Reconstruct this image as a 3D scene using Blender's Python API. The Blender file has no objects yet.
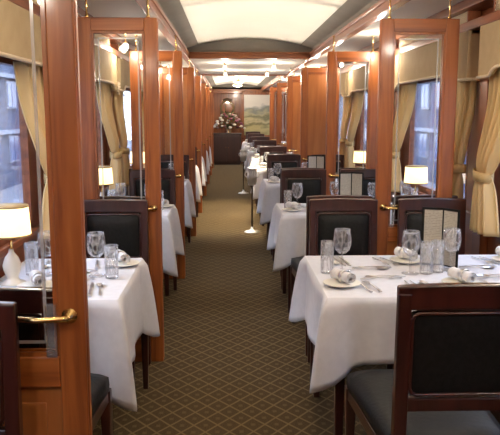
import bpy, bmesh, math, random
from mathutils import Vector, Matrix
random.seed(7)
S = bpy.context.scene
COL = S.collection
PI = math.pi

# ------------------------------------------------------------------ helpers
class MB:
    """collects shapes, then links them as ONE mesh object"""
    def __init__(s):
        s.v = []; s.f = []; s.m = []; s.sm = []
    def add(s, vs, fs, mi=0, smooth=False):
        o = len(s.v)
        s.v += [tuple(p) for p in vs]
        for f in fs:
            s.f.append(tuple(i + o for i in f)); s.m.append(mi); s.sm.append(smooth)
        return s
    def box(s, x0, x1, y0, y1, z0, z1, mi=0):
        vs = [(x, y, z) for z in (z0, z1) for y in (y0, y1) for x in (x0, x1)]
        return s.add(vs, [(0, 2, 3, 1), (4, 5, 7, 6), (0, 1, 5, 4), (2, 6, 7, 3), (0, 4, 6, 2), (1, 3, 7, 5)], mi)
    def hexa(s, a, b, mi=0):
        """a, b: two quads of four points each"""
        return s.add(list(a) + list(b), [(3, 2, 1, 0), (4, 5, 6, 7), (0, 1, 5, 4), (1, 2, 6, 5), (2, 3, 7, 6), (3, 0, 4, 7)], mi)
    def bar(s, pts, w, d, mi=0):
        """rectangular section swept through pts (mainly along z); w,d lists or numbers"""
        n = len(pts)
        W = w if isinstance(w, (list, tuple)) else [w] * n
        D = d if isinstance(d, (list, tuple)) else [d] * n
        vs = []; fs = []
        for (x, y, z), a, b in zip(pts, W, D):
            vs += [(x - a / 2, y - b / 2, z), (x + a / 2, y - b / 2, z), (x + a / 2, y + b / 2, z), (x - a / 2, y + b / 2, z)]
        for i in range(n - 1):
            for k in range(4):
                k2 = (k + 1) % 4
                fs.append((i * 4 + k, i * 4 + k2, i * 4 + 4 + k2, i * 4 + 4 + k))
        fs += [(3, 2, 1, 0), tuple((n - 1) * 4 + k for k in range(4))]
        return s.add(vs, fs, mi)
    def lathe(s, prof, seg=20, c=(0, 0, 0), mi=0, smooth=True, mat=None, wob=None):
        vs = []; fs = []
        n = len(prof)
        for (r, z) in prof:
            for k in range(seg):
                a = 2 * PI * k / seg
                rr = r if wob is None else r * (1 + wob(a, z))
                p = Vector((rr * math.cos(a), rr * math.sin(a), z))
                if mat: p = mat @ p
                vs.append((p.x + c[0], p.y + c[1], p.z + c[2]))
        for i in range(n - 1):
            for k in range(seg):
                k2 = (k + 1) % seg
                fs.append((i * seg + k, i * seg + k2, (i + 1) * seg + k2, (i + 1) * seg + k))
        if prof[0][0] > 1e-6: fs.append(tuple(reversed(range(seg))))
        if prof[-1][0] > 1e-6: fs.append(tuple((n - 1) * seg + k for k in range(seg)))
        return s.add(vs, fs, mi, smooth)
    def tube(s, pts, r, seg=8, mi=0, closed=False):
        pts = [Vector(p) for p in pts]; n = len(pts)
        R = r if isinstance(r, (list, tuple)) else [r] * n
        vs = []; fs = []
        up0 = None
        for i, p in enumerate(pts):
            if closed: t = pts[(i + 1) % n] - pts[i - 1]
            else: t = pts[min(i + 1, n - 1)] - pts[max(i - 1, 0)]
            t.normalize()
            if up0 is None:
                up0 = Vector((0, 0, 1)) if abs(t.z) < .9 else Vector((1, 0, 0))
            u = (up0 - t * up0.dot(t)).normalized(); w = t.cross(u); up0 = u
            for k in range(seg):
                a = 2 * PI * k / seg
                vs.append(p + (u * math.cos(a) + w * math.sin(a)) * R[i])
        m = n if closed else n - 1
        for i in range(m):
            j = (i + 1) % n
            for k in range(seg):
                k2 = (k + 1) % seg
                fs.append((i * seg + k, i * seg + k2, j * seg + k2, j * seg + k))
        if not closed:
            fs.append(tuple(reversed(range(seg)))); fs.append(tuple((n - 1) * seg + k for k in range(seg)))
        return s.add(vs, fs, mi, True)
    def grid(s, rows, mi=0, closed=False, smooth=True):
        n = len(rows[0]); vs = [p for r in rows for p in r]; fs = []
        for i in range(len(rows) - 1):
            for k in range(n if closed else n - 1):
                k2 = (k + 1) % n
                fs.append((i * n + k, i * n + k2, (i + 1) * n + k2, (i + 1) * n + k))
        return s.add(vs, fs, mi, smooth)
    def prism(s, out, z0, z1, mi=0, fn=None):
        n = len(out)
        vs = [(x, y, z0) for x, y in out] + [(x, y, z1) for x, y in out]
        if fn: vs = [fn(*p) for p in vs]
        fs = [tuple(reversed(range(n))), tuple(range(n, 2 * n))] + [(i, (i + 1) % n, n + (i + 1) % n, n + i) for i in range(n)]
        return s.add(vs, fs, mi)
    def ball(s, c, r, seg=10, mi=0, sq=1.0):
        pr = [(r * math.sin(PI * i / 6), -r * sq * math.cos(PI * i / 6)) for i in range(7)]
        pr[0] = (1e-7, -r * sq); pr[-1] = (1e-7, r * sq)
        return s.lathe(pr, seg, c, mi)
    def build(s, name, mats, parent=None, bevel=0, loc=None, solid=0, sub=0, fix=True):
        me = bpy.data.meshes.new(name)
        me.from_pydata(s.v, [], s.f)
        if not isinstance(mats, (list, tuple)): mats = [mats]
        for m in mats: me.materials.append(m)
        me.polygons.foreach_set('material_index', s.m)
        me.polygons.foreach_set('use_smooth', s.sm)
        if fix:
            bm = bmesh.new(); bm.from_mesh(me)
            bmesh.ops.remove_doubles(bm, verts=bm.verts, dist=1e-6)
            bmesh.ops.recalc_face_normals(bm, faces=bm.faces)
            bm.to_mesh(me); bm.free()
        me.update()
        o = bpy.data.objects.new(name, me); COL.objects.link(o)
        if parent: o.parent = parent
        if loc: o.location = loc
        if bevel:
            b = o.modifiers.new('bevel', 'BEVEL'); b.width = bevel; b.segments = 2; b.limit_method = 'ANGLE'
        if solid:
            b = o.modifiers.new('solid', 'SOLIDIFY'); b.thickness = solid
        if sub:
            b = o.modifiers.new('sub', 'SUBSURF'); b.levels = sub; b.render_levels = sub
        return o

def tag(o, label=None, cat=None, group=None, kind=None):
    if label: o['label'] = label
    if cat: o['category'] = cat
    if group: o['group'] = group
    if kind: o['kind'] = kind
    return o
def empty(name, loc, rz=0):
    o = bpy.data.objects.new(name, None); o.empty_display_size = .1
    COL.objects.link(o); o.location = loc; o.rotation_euler = (0, 0, rz)
    return o
def kids(o): return [c for c in COL.objects if c.parent == o]
TREE = {}
def copy_tree(o, parent=None):
    c = o.copy(); COL.objects.link(c); c.parent = parent
    for ch in TREE[o] if o in TREE else []:
        d = ch.copy(); COL.objects.link(d); d.parent = c
        for g in TREE.get(ch, []):
            e = g.copy(); COL.objects.link(e); e.parent = d
    return c
def remember(o):
    TREE[o] = kids(o)
    for c in TREE[o]: TREE[c] = kids(c)
    return o
class Proto:
    """first use hands out the original, later uses copies"""
    def __init__(s, o): s.o = remember(o); s.used = False
    def put(s, loc, rz, label, cat=None, group=None):
        o = copy_tree(s.o) if s.used else s.o
        s.used = True
        o.location = loc; o.rotation_euler = (0, 0, rz)
        tag(o, label, cat or s.o.get('category'), group or s.o.get('group'))
        return o

# ------------------------------------------------------------------ materials
def mat(name, col=(.5, .5, .5), rough=.5, metal=0, coat=0, spec=.5, emit=None, es=0):
    m = bpy.data.materials.new(name); m.use_nodes = True
    b = m.node_tree.nodes['Principled BSDF']
    b.inputs['Base Color'].default_value = (*col, 1); b.inputs['Roughness'].default_value = rough
    b.inputs['Metallic'].default_value = metal; b.inputs['Coat Weight'].default_value = coat
    b.inputs['Coat Roughness'].default_value = .12
    b.inputs['Specular IOR Level'].default_value = spec
    if emit: b.inputs['Emission Color'].default_value = (*emit, 1); b.inputs['Emission Strength'].default_value = es
    return m
def nodes(m): return m.node_tree.nodes, m.node_tree.links, m.node_tree.nodes['Principled BSDF']
def ramp(n, stops):
    r = n.new('ShaderNodeValToRGB')
    e = r.color_ramp.elements
    while len(e) < len(stops): e.new(.5)
    for k, (p, c) in enumerate(stops): e[k].position = p; e[k].color = (*c, 1)
    return r
def wood(name, c1, c2, c3, scale=(22, 22, 1.6), rough=.38, coat=.2):
    m = mat(name, c1, rough, coat=coat); n, l, b = nodes(m)
    tc = n.new('ShaderNodeTexCoord'); mp = n.new('ShaderNodeMapping'); mp.inputs['Scale'].default_value = scale
    l.new(tc.outputs['Object'], mp.inputs[0])
    nz = n.new('ShaderNodeTexNoise'); nz.inputs['Scale'].default_value = 1.0; nz.inputs['Detail'].default_value = 5; nz.inputs['Distortion'].default_value = .6
    l.new(mp.outputs[0], nz.inputs[0])
    r = ramp(n, [(.3, c2), (.5, c1), (.72, c3)]); l.new(nz.outputs[0], r.inputs[0]); l.new(r.outputs[0], b.inputs['Base Color'])
    return m
def noisy(name, c1, c2, scale=8, rough=.7, bump=0, sc3=(1, 1, 1), **k):
    m = mat(name, c1, rough, **k); n, l, b = nodes(m)
    tc = n.new('ShaderNodeTexCoord'); mp = n.new('ShaderNodeMapping'); mp.inputs['Scale'].default_value = sc3
    l.new(tc.outputs['Object'], mp.inputs[0])
    nz = n.new('ShaderNodeTexNoise'); nz.inputs['Scale'].default_value = scale; nz.inputs['Detail'].default_value = 4
    l.new(mp.outputs[0], nz.inputs[0])
    r = ramp(n, [(.35, c1), (.65, c2)]); l.new(nz.outputs[0], r.inputs[0]); l.new(r.outputs[0], b.inputs['Base Color'])
    if bump:
        bp = n.new('ShaderNodeBump'); bp.inputs['Strength'].default_value = bump; bp.inputs['Distance'].default_value = .01
        l.new(nz.outputs[0], bp.inputs['Height']); l.new(bp.outputs[0], b.inputs['Normal'])
    return m
def glass(name, tint=(1, 1, 1), white=.0, rough=.02, ior=1.45, cut=0, boost=1.0):
    m = bpy.data.materials.new(name); m.use_nodes = True; n = m.node_tree.nodes; l = m.node_tree.links
    n.clear(); out = n.new('ShaderNodeOutputMaterial')
    tr = n.new('ShaderNodeBsdfTransparent'); tr.inputs[0].default_value = (*tint, 1)
    gl = n.new('ShaderNodeBsdfGlossy'); gl.inputs['Roughness'].default_value = rough
    fr = n.new('ShaderNodeFresnel'); fr.inputs[0].default_value = ior
    mul = n.new('ShaderNodeMath'); mul.operation = 'MULTIPLY'; mul.use_clamp = True; mul.inputs[1].default_value = boost
    l.new(fr.outputs[0], mul.inputs[0])
    mx = n.new('ShaderNodeMixShader'); l.new(mul.outputs[0], mx.inputs[0])
    base = tr
    if white:
        df = n.new('ShaderNodeBsdfDiffuse'); df.inputs[0].default_value = (.95, .95, .97, 1)  # diffuse white mixed in to imitate bright highlights on the glass
        m2 = n.new('ShaderNodeMixShader'); m2.inputs[0].default_value = white
        l.new(tr.outputs[0], m2.inputs[1]); l.new(df.outputs[0], m2.inputs[2]); base = m2
    l.new(base.outputs[0], mx.inputs[1]); l.new(gl.outputs[0], mx.inputs[2]); l.new(mx.outputs[0], out.inputs[0])
    if cut and white:
        tc2 = n.new('ShaderNodeTexCoord'); v2 = n.new('ShaderNodeTexVoronoi'); v2.feature = 'DISTANCE_TO_EDGE'; v2.inputs['Scale'].default_value = cut
        mp2 = n.new('ShaderNodeMapping'); mp2.inputs['Scale'].default_value = (1, 1, .32); l.new(tc2.outputs['Object'], mp2.inputs[0]); l.new(mp2.outputs[0], v2.inputs['Vector'])
        mr = n.new('ShaderNodeMapRange'); mr.inputs[1].default_value = .02; mr.inputs[2].default_value = .10; mr.inputs[3].default_value = white * 4.5; mr.inputs[4].default_value = white * .25
        l.new(v2.outputs['Distance'], mr.inputs[0]); l.new(mr.outputs[0], m2.inputs[0])
    if cut:
        tc = n.new('ShaderNodeTexCoord'); vo = n.new('ShaderNodeTexVoronoi'); vo.inputs['Scale'].default_value = cut
        l.new(tc.outputs['Object'], vo.inputs['Vector'])
        bp = n.new('ShaderNodeBump'); bp.inputs['Strength'].default_value = .35; bp.inputs['Distance'].default_value = .01
        l.new(vo.outputs['Distance'], bp.inputs['Height']); l.new(bp.outputs[0], gl.inputs['Normal']); l.new(bp.outputs[0], fr.inputs['Normal'])
    return m
def translucent_cloth(name, c1, c2, amt, scale=3.0, sc3=(1, 1, .05)):
    m = noisy(name, c1, c2, scale, .85, 0, sc3, spec=.2)
    n, l, b = nodes(m)
    t = n.new('ShaderNodeBsdfTranslucent'); t.inputs[0].default_value = (*c2, 1)
    mx = n.new('ShaderNodeMixShader'); mx.inputs[0].default_value = amt
    out = [x for x in n if x.type == 'OUTPUT_MATERIAL'][0]
    l.new(b.outputs[0], mx.inputs[1]); l.new(t.outputs[0], mx.inputs[2]); l.new(mx.outputs[0], out.inputs[0])
    return m

M = {}
M['wood'] = wood('mahogany', (.34, .098, .021), (.18, .045, .010), (.45, .148, .036))
M['wood_h'] = wood('mahogany_across', (.34, .098, .021), (.18, .045, .010), (.45, .148, .036), (1.6, 22, 22))
M['wood_y'] = wood('mahogany_along', (.26, .075, .025), (.16, .040, .012), (.34, .108, .036), (22, 1.6, 22))
M['panel'] = wood('mahogany_panel', (.44, .160, .044), (.33, .108, .027), (.52, .205, .060), (9, 9, 1.0))
M['wall'] = wood('wall_wood', (.22, .062, .020), (.15, .038, .012), (.28, .085, .028), (10, 3, 1.2))
M['chair'] = wood('dark_mahogany', (.040, .009, .007), (.024, .0055, .0045), (.058, .014, .010), (25, 25, 2.5), .28, .5)
M['leather'] = noisy('black_leather', (.006, .0062, .006), (.010, .010, .0095), 60, .5, .15, spec=.2)
M['cloth'] = noisy('table_linen', (.76, .755, .77), (.80, .795, .81), 30, .85, .05, spec=.2)
M['napkin'] = noisy('napkin_linen', (.82, .80, .78), (.9, .89, .88), 40, .8, .2, spec=.2)
M['china'] = mat('white_china', (.86, .86, .85), .25, coat=.2)
M['china_rim'] = mat('gold_rim', (.86, .83, .72), .3)
M['gilt'] = mat('gilt', (.40, .27, .12), .3, metal=1)
M['silver'] = mat('silver', (.92, .90, .87), .28, metal=1)
M['plate_silver'] = mat('satin_silver', (.95, .94, .92), .45, metal=.85)
M['brass'] = mat('polished_brass', (.90, .62, .25), .2, metal=1)
M['dark_metal'] = mat('dark_bronze', (.09, .06, .04), .35, metal=.8)
M['pane'] = glass('clear_pane', (.985, .985, .975), 0, .01, 1.4, boost=.55)
M['bevel'] = glass('bevelled_glass', (.98, .98, .97), .36, .12, 1.5, boost=1.0)
M['pane_glint'] = glass('pane_glint_glass', (.95, .95, .95), .16, .12, 1.5, boost=1.0)  # pale glass imitating a bright reflection beside the stile
M['crystal'] = glass('cut_crystal', (.995, .995, 1), .055, .02, 1.45, cut=48, boost=.42)
M['crystal_plain'] = glass('clear_crystal', (.995, .995, 1), .06, .02, 1.45, boost=.42)
M['cream'] = noisy('cream_ceiling', (.84, .79, .665), (.87, .82, .70), 2, .75, spec=.3)
M['cove'] = noisy('cove_grey', (.24, .215, .18), (.27, .24, .20), 4, .85, spec=.2)  # bands beside the vault, darker than its cream
M['pelmet'] = noisy('pelmet_fabric', (.50, .375, .21), (.54, .41, .235), 14, .85, .1, spec=.2)
M['braid'] = noisy('braid', (.74, .60, .40), (.84, .70, .50), 120, .8, .3)
M['curtain'] = translucent_cloth('gold_curtain', (.84, .65, .33), (.94, .78, .48), .45, 4, (1, 2, .2))
M['lining'] = mat('lining', (.80, .74, .58), .8)
M['shade'] = None
M['paper'] = None
M['tieback'] = noisy('tieback_fabric', (.50, .33, .13), (.60, .42, .19), 40, .8, .2)
M['grille'] = mat('vent_mesh', (.26, .20, .12), .6)
M['dark'] = mat('dark_void', (.012, .010, .009), .8)
M['rail_cover'] = wood('dark_sideboard', (.030, .009, .006), (.018, .005, .004), (.045, .013, .009))
M['ceramic'] = mat('lamp_ceramic', (.85, .78, .66), .3, coat=.5)
M['leaf'] = noisy('leaf', (.05, .09, .025), (.10, .15, .05), 30, .6)
M['bl_pink'] = noisy('pink_petal', (.50, .25, .25), (.66, .42, .40), 40, .7)
M['bl_cream'] = noisy('cream_petal', (.74, .66, .52), (.86, .80, .68), 40, .7)
M['bl_plum'] = noisy('plum_petal', (.22, .05, .09), (.36, .11, .15), 40, .7)
M['mirror'] = mat('mirror_glass', (.92, .92, .90), .03, metal=1)
M['stone'] = noisy('station_stone', (.055, .072, .13), (.10, .12, .19), 1.5, .8)
M['stone2'] = noisy('platform_stone', (.17, .175, .20), (.21, .215, .24), 3, .9)
M['extglass'] = mat('station_glass', (.07, .10, .22), .1, spec=.8)
M['extframe'] = mat('station_frame', (.30, .32, .38), .5)

def carpet():
    m = mat('carpet', (.1, .07, .03), .95, spec=.1); n, l, b = nodes(m)
    tc = n.new('ShaderNodeTexCoord'); sep = n.new('ShaderNodeSeparateXYZ'); l.new(tc.outputs['Object'], sep.inputs[0])
    def mth(op, a, c=None):
        q = n.new('ShaderNodeMath'); q.operation = op
        for i, v in enumerate((a, c)):
            if v is None: continue
            if isinstance(v, (int, float)): q.inputs[i].default_value = v
            else: l.new(v, q.inputs[i])
        return q.outputs[0]
    s = .115
    def line(sign):
        t = mth('ADD', mth('MULTIPLY', sep.outputs[0], 1.0 / s), mth('MULTIPLY', sep.outputs[1], sign * .78 / s))
        fr = mth('FRACT', mth('ADD', t, 100)); d = mth('ABSOLUTE', mth('SUBTRACT', fr, .5))
        return d          # .5 at the line, 0 mid-cell
    d1, d2 = line(1), line(-1)
    mxd = mth('MAXIMUM', d1, d2); mnd = mth('ADD', d1, d2)
    ln = n.new('ShaderNodeMapRange'); ln.inputs[1].default_value = .42; ln.inputs[2].default_value = .47; l.new(mxd, ln.inputs[0])
    dot = n.new('ShaderNodeMapRange'); dot.inputs[1].default_value = .22; dot.inputs[2].default_value = .12; l.new(mnd, dot.inputs[0])
    nz = n.new('ShaderNodeTexNoise'); nz.inputs['Scale'].default_value = 160; nz.inputs['Detail'].default_value = 2
    l.new(tc.outputs['Object'], nz.inputs[0])
    base = ramp(n, [(.3, (.052, .034, .017)), (.7, (.095, .064, .032))]); l.new(nz.outputs[0], base.inputs[0])
    mx = n.new('ShaderNodeMix'); mx.data_type = 'RGBA'
    l.new(ln.outputs[0], mx.inputs[0]); l.new(base.outputs[0], mx.inputs[6]); mx.inputs[7].default_value = (.165, .120, .060, 1)
    mx2 = n.new('ShaderNodeMix'); mx2.data_type = 'RGBA'
    l.new(mth('MULTIPLY', dot.outputs[0], .7), mx2.inputs[0]); l.new(mx.outputs[2], mx2.inputs[6]); mx2.inputs[7].default_value = (.130, .095, .046, 1)
    l.new(mx2.outputs[2], b.inputs['Base Color'])
    return m
M['carpet'] = carpet()

def shade_mat():
    m = mat('lamp_shade', (.85, .72, .45), .8, emit=(1, .74, .36), es=1.9); n, l, b = nodes(m)
    return m
M['shade'] = shade_mat()
M['shade_rim'] = mat('shade_rim', (.45, .30, .12), .7)
M['bulb'] = mat('bulb', (1, .9, .7), .5, emit=(1, .8, .5), es=6)
M['diffuser'] = mat('ceiling_diffuser', (1, .95, .85), .5, emit=(1, .86, .66), es=1.6)

def paper_mat():
    m = mat('menu_paper', (.62, .58, .48), .7); n, l, b = nodes(m)
    tc = n.new('ShaderNodeTexCoord'); sep = n.new('ShaderNodeSeparateXYZ'); l.new(tc.outputs['Object'], sep.inputs[0])
    w = n.new('ShaderNodeMath'); w.operation = 'MULTIPLY'; w.inputs[1].default_value = 125; l.new(sep.outputs[2], w.inputs[0])
    fr = n.new('ShaderNodeMath'); fr.operation = 'FRACT'; l.new(w.outputs[0], fr.inputs[0])
    gt = n.new('ShaderNodeMath'); gt.operation = 'GREATER_THAN'; gt.inputs[1].default_value = .68; l.new(fr.outputs[0], gt.inputs[0])
    nz = n.new('ShaderNodeTexNoise'); nz.inputs['Scale'].default_value = 120; l.new(tc.outputs['Object'], nz.inputs[0])
    g2 = n.new('ShaderNodeMath'); g2.operation = 'GREATER_THAN'; g2.inputs[1].default_value = .47; l.new(nz.outputs[0], g2.inputs[0])
    mu = n.new('ShaderNodeMath'); mu.operation = 'MULTIPLY'; l.new(gt.outputs[0], mu.inputs[0]); l.new(g2.outputs[0], mu.inputs[1])
    mx = n.new('ShaderNodeMix'); mx.data_type = 'RGBA'; l.new(mu.outputs[0], mx.inputs[0])
    mx.inputs[6].default_value = (.50, .465, .385, 1); mx.inputs[7].default_value = (.30, .27, .215, 1)
    l.new(mx.outputs[2], b.inputs['Base Color'])
    return m
M['paper'] = paper_mat()

def landscape():
    m = mat('landscape_paint', (.6, .6, .5), .6); n, l, b = nodes(m)
    tc = n.new('ShaderNodeTexCoord'); sep = n.new('ShaderNodeSeparateXYZ'); l.new(tc.outputs['Object'], sep.inputs[0])
    mp = n.new('ShaderNodeMapping'); mp.inputs['Scale'].default_value = (2.2, 1, 5); l.new(tc.outputs['Object'], mp.inputs[0])
    nz = n.new('ShaderNodeTexNoise'); nz.inputs['Scale'].default_value = 1.1; nz.inputs['Detail'].default_value = 3; l.new(mp.outputs[0], nz.inputs[0])
    ad = n.new('ShaderNodeMath'); ad.operation = 'MULTIPLY_ADD'; ad.inputs[1].default_value = .60; l.new(nz.outputs[0], ad.inputs[0]); l.new(sep.outputs[2], ad.inputs[2])
    mr = n.new('ShaderNodeMapRange'); mr.inputs[1].default_value = .25; mr.inputs[2].default_value = 1.52; l.new(ad.outputs[0], mr.inputs[0])
    r = ramp(n, [(0, (.30, .27, .10)), (.20, (.60, .52, .24)), (.30, (.22, .21, .09)), (.38, (.66, .59, .33)), (.47, (.24, .24, .13)), (.54, (.58, .54, .32)), (.62, (.30, .32, .27)), (.68, (.50, .52, .47)), (.74, (.88, .85, .74)), (1, (.93, .90, .80))])
    l.new(mr.outputs[0], r.inputs[0]); l.new(r.outputs[0], b.inputs['Base Color'])
    return m
M['landscape'] = landscape()

# ------------------------------------------------------------------ dimensions
XL, XR, XC = -1.08, 1.555, .26
P = [1.89, 4.07, 6.20, 8.40, 10.40, 12.60, 14.70, 16.80, 18.90]     # screens across the saloon
Y0, YE = -.9, 20.9
TF = [None, 2.716, 5.02, 7.17, 9.28, 11.35, 13.5, 15.6, 17.7]       # front edges of the tables
NEARW = ['', 'nearest', 'second', 'third', 'fourth', 'fifth', 'sixth', 'seventh', 'eighth']
ZC = 2.17

# ------------------------------------------------------------------ setting
def struct(o): o['kind'] = 'structure'; return o
mb = MB(); mb.box(XL - .1, XR + .1, Y0 - .1, YE + .1, -.1, 0); struct(mb.build('floor', M['carpet']))

bays = [(-.25, P[0])] + [(P[i], P[i + 1]) for i in range(len(P) - 1)] + [(P[-1], YE)]
def winspan(a, b): return a + .37, b - .28
WZ0, WZ1 = .90, 1.76
for side, x0, x1, nm in (('left', XL - .035, XL, 'wall_left'), ('right', XR, XR + .035, 'wall_right')):
    mb = MB(); ycur = Y0
    for a, b in bays:
        ya, yb = winspan(a, b)
        mb.box(x0, x1, ycur, ya, 0, 2.5)
        mb.box(x0, x1, ya, yb, 0, WZ0); mb.box(x0, x1, ya, yb, WZ1, 2.5)
        ycur = yb
    mb.box(x0, x1, ycur, YE, 0, 2.5)
    struct(mb.build(nm, M['wall']))
    s = 1 if side == 'left' else -1
    xi = x1 if side == 'left' else x0                # inner face
    # windows
    for i, (a, b) in enumerate(bays):
        ya, yb = winspan(a, b)
        w = empty('window_%d' % (i + 1 + (20 if side == 'right' else 0)), ((x0 + x1) / 2, (ya + yb) / 2, WZ0)); struct(w)
        h = WZ1 - WZ0; L = (yb - ya) / 2
        mb = MB(); t = .022
        mb.box(-.02, .02, -L, L, 0, t); mb.box(-.02, .02, -L, L, h - t, h)
        mb.box(-.02, .02, -L, -L + t, t, h - t); mb.box(-.02, .02, L - t, L, t, h - t)
        mb.build('window_frame', M['wood_y'], w)
        MB().box(-.006, .006, -L + t, L - t, t, h - t).build('window_pane', M['pane'], w)
    # skirting, sill rail and cornice rails
    mb = MB(); mb.box(min(xi, xi + s * .02), max(xi, xi + s * .02), Y0, YE, 0, .13); struct(mb.build('baseboard_' + side, M['wall'], bevel=.004))
    mb = MB(); mb.box(min(xi, xi + s * .035), max(xi, xi + s * .035), Y0, YE, .835, .875); struct(mb.build('trim_1' if side == 'left' else 'trim_2', M['wood_y'], bevel=.005))
    mb = MB()
    mb.box(min(xi, xi + s * .13), max(xi, xi + s * .13), Y0, YE, 1.985, 2.035)
    mb.box(min(xi, xi + s * .10), max(xi, xi + s * .10), Y0, YE, 2.035, 2.05)
    mb.box(min(xi, xi + s * .14), max(xi, xi + s * .14), Y0, YE, 2.115, ZC)
    struct(mb.build('trim_3' if side == 'left' else 'trim_4', M['wood_y'], bevel=.005))
    # pilasters behind each screen
    mb = MB()
    for p in P:
        mb.box(min(xi, xi + s * .05), max(xi, xi + s * .05), p - .045, p + .09, .14, 1.985)
    struct(mb.build('trim_5' if side == 'left' else 'trim_6', M['wall'], bevel=.004))

# grilles
def diamond_grille(x, y0, y1, z0, z1):
    mb = MB(); st = .022; h = z1 - z0; n = int((y1 - y0) / st)
    for k in range(-int(h / st) - 1, n + 1):
        for sg in (1, -1):
            ya = y0 + k * st; yb = ya + h
            za, zb = (z0, z1) if sg == 1 else (z1, z0)
            t0 = max(0, (y0 - ya) / h); t1 = min(1, (y1 - ya) / h)
            if t1 <= t0: continue
            A = (x, ya + h * t0, za + (zb - za) * t0); B = (x, ya + h * t1, za + (zb - za) * t1)
            w = .0022
            mb.hexa([(x - .002, A[1] - w, A[2]), (x + .002, A[1] - w, A[2]), (x + .002, A[1] + w, A[2]), (x - .002, A[1] + w, A[2])],
                    [(x - .002, B[1] - w, B[2]), (x + .002, B[1] - w, B[2]), (x + .002, B[1] + w, B[2]), (x - .002, B[1] + w, B[2])])
    return mb
for side in (0, 1):
    for i in range(0, 4):
        a, b = bays[i]; ya, yb = a + .25, b - .2
        xg = XL + .085 if side == 0 else XR - .085
        s = 1 if side == 0 else -1
        g = empty('vent_grille', (xg, (ya + yb) / 2, 2.05))
        sd = 'left' if side == 0 else 'right'
        tag(g, 'brass lattice ventilation grille in the %s cornice above the %s window' % (sd, ['camera-side', 'nearest', 'second', 'third'][i] ), 'vent', 'cornice grilles')
        L = (yb - ya) / 2
        MB().box(-.012 * 1, -.006, -L, L, .0, .065).build('backing', M['grille'], g) if s == 1 else MB().box(.006, .012, -L, L, 0, .065).build('backing', M['grille'], g)
        diamond_grille(0, -L, L, .0, .065).build('lattice', M['braid'], g, fix=False)
        for e in (-1, 1):
            y0_, y1_ = sorted((e * L, e * (L + .02)))
            MB().box(-.075 if s == 1 else -.004, .004 if s == 1 else .075, y0_, y1_, 0, .065).build('end_block', M['wood_y'], g)

# ceilings
BI = .725            # half gap between the long beams
def vault(y0, y1):
    prof = [(-BI - .062, 2.215), (-BI - .01, 2.262), (-BI + .12, 2.305)]
    n = 14; hw = BI - .12
    for k in range(1, n): 
        u = -1 + 2 * k / n
        prof.append((u * hw, 2.305 + .065 * (1 - u * u)))
    prof += [(BI - .12, 2.305), (BI + .01, 2.262), (BI + .062, 2.215)]
    return prof
def vault_mesh(name, y0, y1):
    pr = vault(y0, y1); mb = MB()
    for i in range(len(pr) - 1):
        a, b = pr[i], pr[i + 1]
        mi = 1 if (i < 2 or i >= len(pr) - 3) else 0
        mb.add([(XC + a[0], y0, a[1]), (XC + b[0], y0, b[1]), (XC + b[0], y1, b[1]), (XC + a[0], y1, a[1])], [(0, 3, 2, 1)], mi, mi == 0)
    o = mb.build(name, [M['cream'], M['cove']], solid=-.02); struct(o); return o
vault_mesh('ceiling', Y0, 8.40); vault_mesh('ceiling', 12.1, YE)
MB().box(XC - BI, XC + BI, 8.46, 12.1, 2.155, 2.30).build('ceiling', M['cream'])['kind'] = 'structure'
MB().box(XL, XC - BI - .06, Y0, YE, ZC, ZC + .12).build('ceiling', M['cream'])['kind'] = 'structure'
MB().box(XC + BI + .06, XR, Y0, YE, ZC, ZC + .12).build('ceiling', M['cream'])['kind'] = 'structure'
MB().box(XL - .1, XR + .1, Y0, YE, 2.44, 2.5).build('ceiling', M['cream'])['kind'] = 'structure'
# long beams with a moulding, and the cross beam with its arched board
for i, sx in enumerate((-1, 1)):
    a, b = sorted((XC + sx * BI, XC + sx * (BI + .065)))
    mb = MB(); mb.box(a, b, Y0, YE, 2.135, 2.20)
    a2, b2 = sorted((XC + sx * (BI - .012), XC + sx * (BI + .02)))
    mb.box(a2, b2, Y0, YE, 2.185, 2.214)
    struct(mb.build('trim_%d' % (7 + i), M['wood_y'], bevel=.006))
def arch_board(y0, y1, z0, name, m):
    mb = MB(); pr = vault(0, 0)
    out = [(-BI, z0)] + [(x, z) for x, z in pr] + [(BI, z0)]
    n = len(out)
    vs = [(XC + x, y0, z) for x, z in out] + [(XC + x, y1, z) for x, z in out]
    mb.add(vs, [tuple(range(n)), tuple(reversed(range(n, 2 * n)))] + [(i, n + i, n + (i + 1) % n, (i + 1) % n) for i in range(n)])
    struct(mb.build(name, m))
arch_board(8.40, 8.44, 2.20, 'trim_9', M['cove'])
mb = MB(); mb.box(XC - BI, XC + BI, 8.385, 8.46, 2.14, 2.215); mb.box(XC - BI, XC + BI, 8.372, 8.385, 2.195, 2.215); struct(mb.build('trim_10', M['wood_h'], bevel=.005))
mb = MB(); mb.box(XC - BI, XC + BI, 12.06, 12.13, 2.135, 2.165); struct(mb.build('trim_11', M['wood_h'], bevel=.004))
arch_board(YE - .03, YE - .005, 2.20, 'trim_12', M['cove'])
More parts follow.
